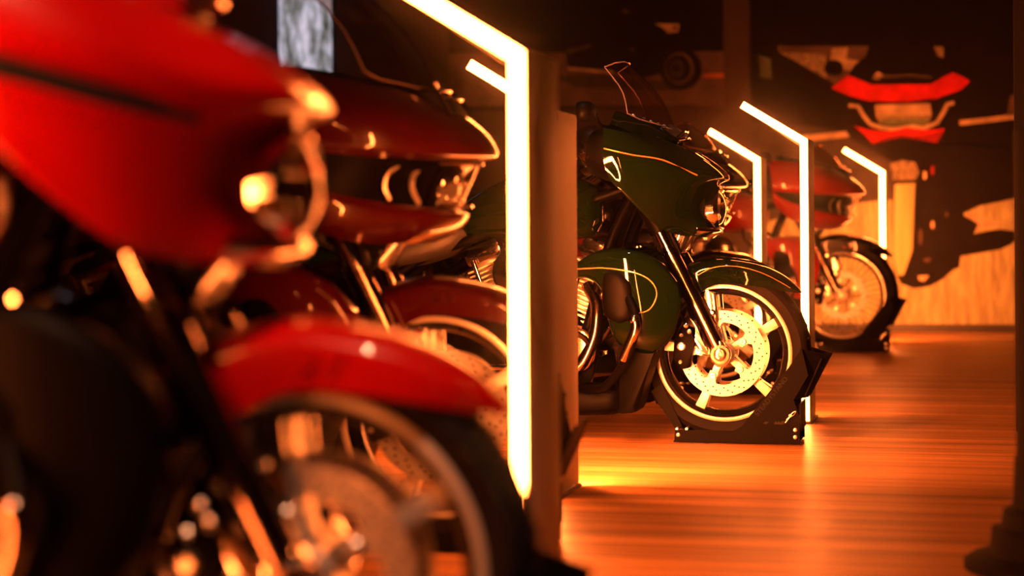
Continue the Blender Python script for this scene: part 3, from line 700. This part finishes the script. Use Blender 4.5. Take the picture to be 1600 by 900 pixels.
# ------------------------------------------------------------------ wheel chocks
def chock(loc, label, wing=True, rz=0.):
    root = thing('wheel_chock', label, 'wheel chock', loc, rz, 'wheel chocks under the front wheels')
    bm = B(); box(bm, (.05, 0, .006), (.455, .235, .004)); obj('base_plate', bm, M['steel_black'], root, smooth=False)
    for s in (-1, 1):
        y0, y1 = .112 * s, .1165 * s
        bm = B()
        # side plate built of convex pieces around the triangular cut-out
        outer = [(-.175, .004), (.283, .004), (.283, .100), (.262, .165), (.315, .255), (.292, .352), (.246, .283), (.075, .068), (.045, .050), (-.172, .048)]
        prism(bm, outer, y0, y1)
        tri = [(.165, .132), (.232, .122), (.262, .235)]
        me = bpy.data.meshes.new('side_plate'); bmesh.ops.recalc_face_normals(bm, faces=bm.faces[:]); bm.to_mesh(me); bm.free()
        me.materials.append(M['steel_black'])
        o = bpy.data.objects.new('side_plate', me); COL.objects.link(o); o.parent = root
        # cut the triangle with a boolean evaluated here
        cm = B(); prism(cm, tri, .09 * s, .14 * s); bmesh.ops.recalc_face_normals(cm, faces=cm.faces[:]); cme = bpy.data.meshes.new('c'); cm.to_mesh(cme); cm.free()
        c = bpy.data.objects.new('c', cme); COL.objects.link(c)
        md = o.modifiers.new('b', 'BOOLEAN'); md.object = c; md.operation = 'DIFFERENCE'; md.solver = 'EXACT'
        bpy.context.view_layer.update()
        nm = bpy.data.meshes.new_from_object(o.evaluated_get(bpy.context.evaluated_depsgraph_get()))
        o.modifiers.clear(); o.data = nm; bpy.data.objects.remove(c)
        # front wing bent outwards
        bm = B()
        q = [(.292, .114 * s, .352), (.300, .118 * s, .150), (.262, .114 * s, .165)]
        v = [(.288, .114 * s, .350), (.392, .050 * s, .325), (.312, .060 * s, .170), (.262, .114 * s, .165)]
        n = Vector((.004, .002 * s, .0))
        a = [bm.verts.new(p) for p in v]; b = [bm.verts.new(Vector(p) - n) for p in v]
        bm.faces.new(a); bm.faces.new(b[::-1])
        for i in range(4): bm.faces.new((a[i], a[(i + 1) % 4], b[(i + 1) % 4], b[i]))
        if wing: obj('wing', bm, M['steel_black'], root, smooth=False)
        else: bm.free()
        for x, z in ((-.160, .030), (.268, .030), (.268, .056)):
            bm = B(); lathe(bm, [(.001, .1165 * s), (.0075, .1165 * s), (.0075, .121 * s), (.005, .1225 * s), (.001, .122 * s)], (x, 0, z), seg=16)
            obj('bolt', bm, M['bolt'], root)
        bm = B(); cyl(bm, (.250, .118 * s, .108), (.250, .124 * s, .108), .006, 12)
        tube(bm, [(.232, .120 * s, .082), (.243, .122 * s, .098), (.258, .122 * s, .118), (.270, .122 * s, .124), (.262, .122 * s, .110), (.248, .120 * s, .104), (.236, .121 * s, .094)], .0016, 6, 6)
        obj('locking_pin', bm, M['bolt'], root)
        if True:
            rot = Matrix.Rotation(math.radians(51.5), 4, 'Z')
            base = Matrix.Rotation(PI / 2, 4, 'X') if s < 0 else Matrix.Rotation(PI, 4, 'Z') @ Matrix.Rotation(PI / 2, 4, 'X')
            me = text_mesh('STEADYSTAND', .026, .0004); me.materials.append(M['hole'])
            ang = math.radians(51.5) * (1 if s < 0 else -1)
            me.transform(Matrix.Translation((.182, .1168 * s, .176)) @ base @ Matrix.Rotation(ang, 4, 'Z'))
            t = bpy.data.objects.new('lettering', me); COL.objects.link(t); t.parent = root
            bm = B()   # three-peaked maker's mark by the base
            prism(bm, [(.190, .075), (.197, .088), (.202, .080), (.208, .088), (.214, .080), (.220, .088), (.228, .088), (.224, .075)], .1165 * s, .1172 * s)
            prism(bm, [(.150, .078), (.160, .084), (.172, .084), (.164, .075)], .1165 * s, .1172 * s)
            obj('maker_mark', bm, M['hole'], root, smooth=False)
    # rear rocker cradle
    G = []
    for y in (-.070, 0, .070):
        G.append([(-.262, y * 1.25, .190), (-.232, y * 1.1, .130), (-.180, y, .070), (-.110, y, .026), (0, y, .014)])
    cr_ = obj('cradle', shell(G, .005, 3, 6), M['steel_black'], root)
    for s in (-1, 1):
        bm = B(); prism(bm, [(-.265, .188), (-.225, .215), (-.205, .170), (-.150, .060), (-.175, .048)], .082 * s, .087 * s)
        obj('cradle_side', bm, M['steel_black'], root, smooth=False)
    for x, z in ((-.165, .052), (-.130, .052), (.262, .085)):
        bm = B(); cyl(bm, (x, -.115, z), (x, .115, z), .005, 10); obj('cross_rod', bm, M['bolt'], root)
    # front stop plate the tyre leans on
    bm = B(); box(bm, (.330, 0, .245), (.006, .16, .15), Matrix.Rotation(.42, 3, 'Y')); box(bm, (.285, 0, .10), (.006, .22, .10)); obj('front_stop', bm, M['steel_black'], root, smooth=False)
    return root

for kq, ww in (('front_red', 'black steel wheel chock holding the front wheel of the nearest bright red motorcycle'),
               ('dark', 'black steel wheel chock under the dark red beak-faired motorcycle'),
               ('green', 'black steel wheel chock in focus under the dark green motorcycle, bright bolts on its side'),
               ('black', 'black steel wheel chock glimpsed through the dark green motorcycle\'s front wheel'),
               ('far_red', 'black steel wheel chock under the spoked wheel at the far end of the row')):
    chock(tuple(BIKES[kq].location), ww, kq != 'dark', BIKES[kq].rotation_euler.z)

# ------------------------------------------------------------------ light posts
def light_post(loc, label, far='led_far', near='led', w=.034, d=.30):
    root = thing('light_post', label, 'light post', loc, 0, 'tall amber light posts between the motorcycles')
    H = 1.145; h = w / 2
    bm = B(); box(bm, (0, d / 2, H / 2 + .004), (w, d - .004, H - .008), None, .003)
    obj('post', bm, M['post'], root)
    bm = B(); box(bm, (0, d / 2, .004), (w + .02, d + .0, .008), None, .002); obj('foot_plate', bm, M['cap'], root)
    # arm rising backwards from the top of the near edge: housing + tube
    e = Vector((-.246, 0, .152)); t = e.normalized(); nrm = Vector((-t.z, 0, t.x))
    bm = B()
    a0 = Vector((0, 0, H - .016)); th = w * .9
    P = [a0 + Vector((h, 0, -.012)), a0 + Vector((h, 0, .010)), a0 + Vector((h - .002, 0, .012)) + e, a0 + e + Vector((h - .002, 0, -.020)), a0 + Vector((-h, 0, -.016))]
    prism(bm, [(p.x, p.z) for p in P], .014, .034, 0)
    obj('arm_housing', bm, M['cap'], root)
    bm = B()
    hw = .0145 if True else 0
    # near diffuser: upright + arm as one bent tube of square section
    def ribbon(pts, y0, y1, wd):
        n = len(pts); L = []; R = []
        for i, p in enumerate(pts):
            p = Vector(p)
            if i == 0: dr = Vector(pts[1]) - p
            elif i == n - 1: dr = p - Vector(pts[i - 1])
            else: dr = (p - Vector(pts[i - 1])).normalized() + (Vector(pts[i + 1]) - p).normalized()
            dr.normalize(); nn = Vector((-dr.y, dr.x))
            k = 1.
            if 0 < i < n - 1:
                d0 = (p - Vector(pts[i - 1])).normalized(); k = 1 / max(.3, nn.dot(Vector((-d0.y, d0.x))))
            L.append(p + nn * wd * k); R.append(p - nn * wd * k)
        q = B()
        rings = [[(a.x, y0, a.y), (a.x, y1, a.y), (b.x, y1, b.y), (b.x, y0, b.y)] for a, b in zip(L, R)]
        loft(q, rings); return q
    q = ribbon([(0, .014), (0, H - .012), (e.x, H - .012 + e.z)], -.0015, .013, hw)
    obj('near_diffuser', q, M[near], root, smooth=False, label='glowing amber light tube')
    if far:
        bm2 = ribbon([(0, .014), (0, H - .012)], d - .013, d + .0005, hw)
        obj('far_diffuser', bm2, M[far], root, smooth=False, label='glowing amber strip on the back edge')
    bm.free()
    return root

light_post((-1.20, 1.42, 0), 'amber light post on the near side of the bright red motorcycle, past the picture edge', far='led_dim', near='led_dim')
light_post((-.824, 3.461, 0), 'tallest-looking amber light post standing between the bright red and the dark red motorcycles', far='led_mid')
light_post((-1.167, 5.326, 0), 'amber light post half hidden behind the tallest-looking one, its orange side beside the green motorcycle', far='led_max')
light_post((-.606, 7.50, 0), 'amber light post rising right behind the green motorcycle\'s front wheel')
light_post((-1.015, 9.601, 0), 'amber light post behind the black motorcycle\'s fender, seen through the green bike\'s wheel')
light_post((-.496, 12.45, 0), 'farthest amber light post, in front of the large road print on the back wall', far='led_wall')

# ------------------------------------------------------------------ room shell
YW = 13.86
def plane_box(name, c, s, m):
    bm = B(); box(bm, c, s); return structure(obj(name, bm, m, smooth=False))
plane_box('floor', (-1.0, 6.0, -.05), (14, 17.0, .1), M['wood'])
plane_box('wall_back', (-1.0, YW + .06, 1.9), (14, .1, 3.9), M['wall'])
plane_box('wall_left', (-8.05, 6.0, 1.9), (.1, 17.0, 3.9), M['dark_wall'])
plane_box('wall_right', (6.05, 6.0, 1.9), (.1, 17.0, 3.9), M['dark_wall'])
plane_box('wall_front', (-1.0, -2.55, 1.9), (14, .1, 3.9), M['dark_wall'])
plane_box('ceiling', (-1.0, 6.0, 3.9), (14, 17.0, .1), M['dark_wall'])
plane_box('baseboard_back', (-1.0, YW - .004, .032), (13.9, .025, .064), M['base'])

# ------------------------------------------------------------------ prints and screen on the back wall
def pmat(name, c, rough=.45, kind=None):
    m = mat(name, c, .7, spec=.12)
    nt = m.node_tree; b = nt.nodes['Principled BSDF']
    tc = nt.nodes.new('ShaderNodeTexCoord'); mp = nt.nodes.new('ShaderNodeMapping'); n = nt.nodes.new('ShaderNodeTexNoise')
    cr_ = nt.nodes.new('ShaderNodeMapRange'); mx = nt.nodes.new('ShaderNodeMix'); mx.data_type = 'RGBA'; mx.blend_type = 'MULTIPLY'; mx.inputs['Factor'].default_value = 1
    mp.inputs['Scale'].default_value = {'road': (26, 1, 5), 'speck': (60, 1, 60), 'sheen': (14, 1, .6)}.get(kind, (8, 1, 8))
    if kind == 'road': mp.inputs['Rotation'].default_value = (0, .5, 0)
    n.inputs['Scale'].default_value = 1; n.inputs['Detail'].default_value = 3
    cr_.inputs['From Min'].default_value = .3; cr_.inputs['From Max'].default_value = .7
    cr_.inputs['To Min'].default_value = .1 if kind == 'speck' else .6; cr_.inputs['To Max'].default_value = 1.25
    L = nt.links.new
    L(tc.outputs['Object'], mp.inputs[0]); L(mp.outputs[0], n.inputs['Vector']); L(n.outputs['Fac'], cr_.inputs['Value'])
    mx.inputs['A'].default_value = (*c, 1); L(cr_.outputs[0], mx.inputs['B']); L(mx.outputs['Result'], b.inputs['Base Color'])
    return m
PM = [pmat('print_black', (.005, .004, .004)), pmat('print_road', (.34, .33, .18), kind='road'), pmat('print_red', (.50, .012, .010)), pmat('print_tan', (.40, .31, .20)),
      pmat('print_brown', (.085, .06, .045)), pmat('print_green', (.10, .14, .08)), pmat('print_orange', (.45, .12, .03)), pmat('print_speck', (.30, .25, .16), kind='speck'),
      pmat('print_sheen', (.42, .41, .18), kind='sheen'), pmat('print_dark_red', (.20, .008, .008)), pmat('print_dark', (.035, .028, .024))]
K_, ROAD, RED, TAN, BRN, GRN, ORG, SPK, SHN, DRED, DRK = range(11)

def flat_print(name, rect, shapes, label, cat):
    """one printed panel; the picture is flat colour shapes lying on it"""
    (x0, y0), (x1, y1) = rect
    bm = B(); p0 = at(x0, y0, YW); p1 = at(x1, y1, YW)
    X0, X1 = p0.x, p1.x; Z1, Z0 = max(p0.z, p1.z), min(p0.z, p1.z)
    box(bm, ((X0 + X1) / 2, YW + .001, (Z0 + Z1) / 2), (X1 - X0, .018, Z1 - Z0))
    for f in bm.faces: f.material_index = shapes[0]
    for i, (mi, poly) in enumerate(shapes[1]):
        y = YW - .0085 - .0005 * i
        vs = []
        for q in poly:
            v = at(q[0], q[1], YW); v.x = min(max(v.x, X0), X1); v.z = min(max(v.z, Z0), Z1); v.y = y
            vs.append(bm.verts.new(v))
        f = bm.faces.new(vs); f.material_index = mi
    me = bpy.data.meshes.new(name); bm.to_mesh(me); bm.free()
    for m in PM: me.materials.append(m)
    o = bpy.data.objects.new(name, me); COL.objects.link(o)
    return tag(o, label, cat)

def ring(cx, cy, rx, ry=None, n=28, a0=0, a1=360):
    ry = ry or rx
    return [(cx + rx * math.cos(math.radians(a0 + (a1 - a0) * i / n)), cy + ry * math.sin(math.radians(a0 + (a1 - a0) * i / n))) for i in range(n if a1 - a0 == 360 else n + 1)]

def stroke(pts, w):
    P = [Vector((p[0], p[1])) for p in pts]; L = []; R = []
    for i, p in enumerate(P):
        d = (P[min(i + 1, len(P) - 1)] - P[max(i - 1, 0)]).normalized(); n = Vector((-d.y, d.x)) * w / 2
        L.append(tuple(p + n)); R.append(tuple(p - n))
    return L + R[::-1]

flat_print('wall_print', ((1172, -160), (1589, 507)), (K_, [
    (DRK, [(1172, 190), (1300, 200), (1390, 250), (1589, 300), (1589, 507), (1172, 507)]),
    (BRN, [(1215, 72), (1474, 72), (1476, 130), (1330, 132), (1218, 132)]),
    (TAN, [(1300, 76), (1325, 74), (1322, 92), (1345, 96), (1330, 110), (1296, 108)]),
    (SPK, [(1220, 82), (1290, 84), (1292, 130), (1222, 130)]),
    (SPK, [(1428, 72), (1474, 74), (1475, 106), (1430, 100)]),
    (GRN, [(1183, 80), (1217, 84), (1218, 130), (1186, 124)]),
    (K_, [(1172, 70), (1200, 72), (1300, 128), (1300, 150), (1172, 140)]),
    (GRN, [(1186, 86), (1204, 92), (1206, 124), (1188, 120)]),
    (K_, ring(1412, 118, 84, 40)),
    (K_, [(1362, 60), (1380, 30), (1410, 20), (1440, 34), (1458, 70), (1480, 125), (1340, 125)]),
    (K_, ring(1303, 107, 15, 13)),
    (TAN, [(1362, 122), (1372, 112), (1380, 118), (1372, 126)]),
    (BRN, stroke([(1362, 121), (1420, 118), (1456, 121)], 3)),
    (RED, [(1299, 138), (1324, 118), (1333, 120), (1362, 133), (1456, 131), (1464, 126), (1490, 113), (1516, 127), (1502, 140), (1464, 154), (1413, 159), (1358, 158), (1324, 149)]),
    (K_, [(1362, 124), (1455, 122), (1456, 132), (1364, 133)]),
    (K_, [(1330, 158), (1360, 160), (1413, 161), (1464, 157), (1490, 150), (1480, 190), (1440, 204), (1375, 204), (1345, 190)]),
    (TAN, [(1367, 164), (1453, 162), (1456, 180), (1450, 194), (1376, 194), (1369, 182)]),
    (SPK, [(1371, 181), (1456, 180), (1450, 194), (1377, 195)]),
    (GRN, [(1376, 188), (1452, 187), (1449, 195), (1380, 196)]),
    (TAN, stroke([(1326, 165), (1341, 166), (1350, 182), (1360, 194), (1378, 200), (1395, 202), (1412, 200), (1425, 198), (1445, 200), (1464, 192), (1474, 176), (1480, 163), (1491, 161)], 6)),
    (RED, [(1334, 196), (1356, 203), (1382, 206), (1400, 204), (1416, 199), (1430, 201), (1448, 204), (1476, 201), (1464, 224), (1440, 219), (1408, 214), (1385, 220), (1364, 225), (1352, 212)]),
    (DRED, [(1364, 225), (1385, 214), (1410, 209), (1440, 213), (1476, 203), (1464, 224), (1440, 219), (1408, 214)]),
    (TAN, [(1499, 189), (1540, 184), (1589, 178), (1589, 186), (1540, 192), (1500, 196)]),
    (BRN, [(1578, 150), (1589, 148), (1589, 180), (1574, 181)]),
    (TAN, [(1250, 212), (1322, 205), (1328, 214), (1290, 218), (1252, 222)]),
    (ROAD, [(1172, 352), (1290, 322), (1390, 312), (1500, 336), (1530, 322), (1589, 310), (1589, 507), (1172, 507)]),
    (K_, [(1395, 240), (1440, 228), (1500, 226), (1589, 232), (1589, 308), (1530, 321), (1505, 334), (1508, 338), (1530, 350), (1521, 366), (1540, 361), (1563, 358), (1588, 361), (1588, 377), (1563, 390), (1527, 396), (1501, 400), (1499, 418), (1490, 421), (1475, 435), (1453, 447), (1428, 451), (1408, 443), (1399, 428), (1395, 400)]),
    (TAN, [(1507, 336), (1522, 333), (1548, 346), (1566, 347), (1552, 352), (1534, 354), (1523, 364), (1529, 350)]),
    (ROAD, [(1531, 321), (1560, 318), (1589, 311), (1589, 345), (1560, 334)]),
    (SHN, [(1398, 288), (1430, 286), (1428, 330), (1426, 390), (1412, 430), (1402, 430), (1396, 400)]),
    (SPK, [(1391, 256), (1410, 250), (1430, 254), (1436, 270), (1430, 281), (1396, 282)]),
    (TAN, ring(1445, 274, 3, 7)), (TAN, ring(1457, 351, 3, 6)), (BRN, ring(1438, 370, 3, 12)), (TAN, [(1434, 431), (1452, 430), (1444, 440), (1436, 438)]),
    (BRN, [(1443, 404), (1455, 402), (1452, 410), (1444, 409)]), (DRED, ring(1457, 266, 3, 8)), (BRN, ring(1479, 335, 2, 4)),
]), 'large wall print of a rider on a red motorcycle on a sunlit road', 'wall print')

flat_print('wall_print', ((700, -160), (1131, 166)), (K_, [
    (BRN, [(700, 84), (1131, 80), (1131, 166), (700, 166)]),
    (DRK, [(860, 118), (960, 116), (1010, 124), (1090, 132), (1060, 142), (900, 136)]),
    (ORG, [(1098, 116), (1131, 115), (1131, 121), (1098, 121)]),
    (K_, [(884, 82), (910, 74), (925, 66), (960, 60), (1000, 54), (1020, 40), (1062, 34), (1066, 50), (1040, 80), (1050, 110), (1010, 122), (960, 112), (888, 104)]),
    (K_, ring(1064, 108, 33)), (BRN, ring(1062, 107, 23, 25)), (K_, ring(1060, 107, 19, 21)), (DRK, ring(1058, 107, 12, 14)), (K_, ring(1057, 107, 6)),
    (BRN, [(886, 78), (925, 69), (922, 74), (890, 84)]), (TAN, stroke([(888, 107), (920, 110), (958, 113)], 4)),
    (TAN, [(1023, 37), (1062, 38), (1060, 50), (1045, 52), (1036, 44)]), (K_, [(1050, 42), (1060, 41), (1056, 48)]),
    (BRN, [(975, 14), (985, 18), (978, 22), (970, 17)]), (BRN, [(984, 75), (993, 76), (990, 80), (983, 79)]),
]), 'wide dark wall print of a motorcycle in profile with one orange road line', 'wall print')

# lit screen at the far left
def screen_mat():
    m = bpy.data.materials.new('screen_picture'); m.use_nodes = True; nt = m.node_tree; nt.nodes.clear(); L = nt.links.new; N = nt.nodes.new
    o = N('ShaderNodeOutputMaterial'); e = N('ShaderNodeEmission'); tc = N('ShaderNodeTexCoord')
    mp = N('ShaderNodeMapping'); mp.inputs['Rotation'].default_value = (0, .45, 0); mp.inputs['Scale'].default_value = (7, 1, 2.2)
    n = N('ShaderNodeTexNoise'); n.inputs['Scale'].default_value = 1.4; n.inputs['Detail'].default_value = 7; n.inputs['Roughness'].default_value = .65
    L(tc.outputs['Object'], mp.inputs[0]); L(mp.outputs[0], n.inputs['Vector'])
    r = N('ShaderNodeValToRGB'); c = r.color_ramp; c.elements[0].position = .36; c.elements[0].color = (.03, .03, .015, 1); c.elements[1].position = .62; c.elements[1].color = (.72, .62, .74, 1)
    q = c.elements.new(.46); q.color = (.22, .20, .20, 1); q = c.elements.new(.53); q.color = (.45, .42, .50, 1)
    L(n.outputs['Fac'], r.inputs[0]); L(r.outputs[0], e.inputs[0]); e.inputs[1].default_value = 1.
    L(e.outputs[0], o.inputs[0]); return m
p0, p1 = at(437, -120, YW), at(521, 140, YW)
t = thing('display_screen', 'lit screen showing pale grey rock face, on the back wall behind the dark red motorcycle', 'screen', ((p0.x + p1.x) / 2, YW, (p0.z + p1.z) / 2))
W_, H_ = p1.x - p0.x, p0.z - p1.z
bm = B(); box(bm, (0, -.012, 0), (W_ + .04, .04, H_ + .04), None, .004); obj('casing', bm, M['matte'], t)
bm = B(); box(bm, (0, -.034, 0), (W_, .004, H_)); obj('picture_panel', bm, screen_mat(), t, smooth=False)

# ------------------------------------------------------------------ dark things at the right edge
p = at(1588, 700, 7.2)
pt = thing('partition_panel', 'tall black partition panel at the right edge of the picture', 'partition', (p.x + .30, 7.2, 0))
bm = B(); box(bm, (0, 0, 1.15), (.60, .05, 2.26), None, .006); obj('panel', bm, M['matte'], pt)
bm = B(); box(bm, (0, 0, .012), (.56, .30, .02), None, .004); obj('foot', bm, M['matte'], pt)

p = at(1665, 897, 4.48)
bs = thing('display_pedestal', 'black stepped pedestal in the bottom right corner', 'pedestal', (p.x, p.y, 0))
bm = B(); lathe(bm, [(.001, .0), (.23, .0), (.23, .018), (.215, .028), (.172, .036), (.166, .092), (.145, .100), (.140, .135), (.118, .150), (.113, .26), (.001, .26)], seg=48, axis='z'); obj('stepped_base', bm, M['matte'], bs)
bm = B(); lathe(bm, [(.001, .255), (.109, .255), (.109, 1.02), (.001, 1.02)], seg=40, axis='z'); obj('column', bm, M['matte'], bs)

# ------------------------------------------------------------------ faint room light, camera
w = bpy.data.worlds.new('room_dark'); S.world = w; w.use_nodes = True
w.node_tree.nodes['Background'].inputs[0].default_value = (.02, .012, .008, 1); w.node_tree.nodes['Background'].inputs[1].default_value = .2

def spot(name, loc, aim, power, col, size, rad=.05):
    l = bpy.data.lights.new(name, 'SPOT'); l.energy = power; l.color = col; l.spot_size = size; l.spot_blend = .6; l.shadow_soft_size = rad
    o = bpy.data.objects.new(name, l); COL.objects.link(o); o.location = loc
    o.rotation_euler = (Vector(aim) - Vector(loc)).to_track_quat('-Z', 'Y').to_euler()
spot('ceiling_spotlight', (-.4, 1.2, 3.7), (-1.0, 2.4, 1.0), 800, (1, .4, .2), .50)
spot('ceiling_spotlight', (-.9, 5.6, 3.7), (-1.15, 6.6, 1.1), 150, (1, .95, .8), .30)

cam = bpy.data.cameras.new('camera'); co = bpy.data.objects.new('camera', cam); COL.objects.link(co)
cam.sensor_width = 36; cam.lens = F / 1600 * 36; cam.shift_y = -100 / 1600; cam.clip_end = 60
co.matrix_world = Matrix.Translation((0, 0, EYE)) @ Matrix.Rotation(AN, 4, 'Z') @ Matrix.Rotation(PI / 2, 4, 'X') @ Matrix.Rotation(-ROLL, 4, 'Z')
cam.dof.use_dof = DOF; cam.dof.focus_distance = 6.85; cam.dof.aperture_fstop = 1.7; cam.dof.aperture_blades = 0
S.camera = co
vs = S.view_settings; vs.view_transform = 'Standard'; vs.look = 'None'; vs.exposure = 0; vs.gamma = 1; vs.use_curve_mapping = False
nt = w.node_tree; v = nt.nodes.new('ShaderNodeVolumeScatter'); v.inputs['Density'].default_value = GLOW_HAZE; v.inputs['Anisotropy'].default_value = .985
if GLOW_HAZE: nt.links.new(v.outputs[0], nt.nodes['World Output'].inputs['Volume'])
S.cycles.use_denoising = True
S.cycles.max_bounces = 6; S.cycles.transparent_max_bounces = 12
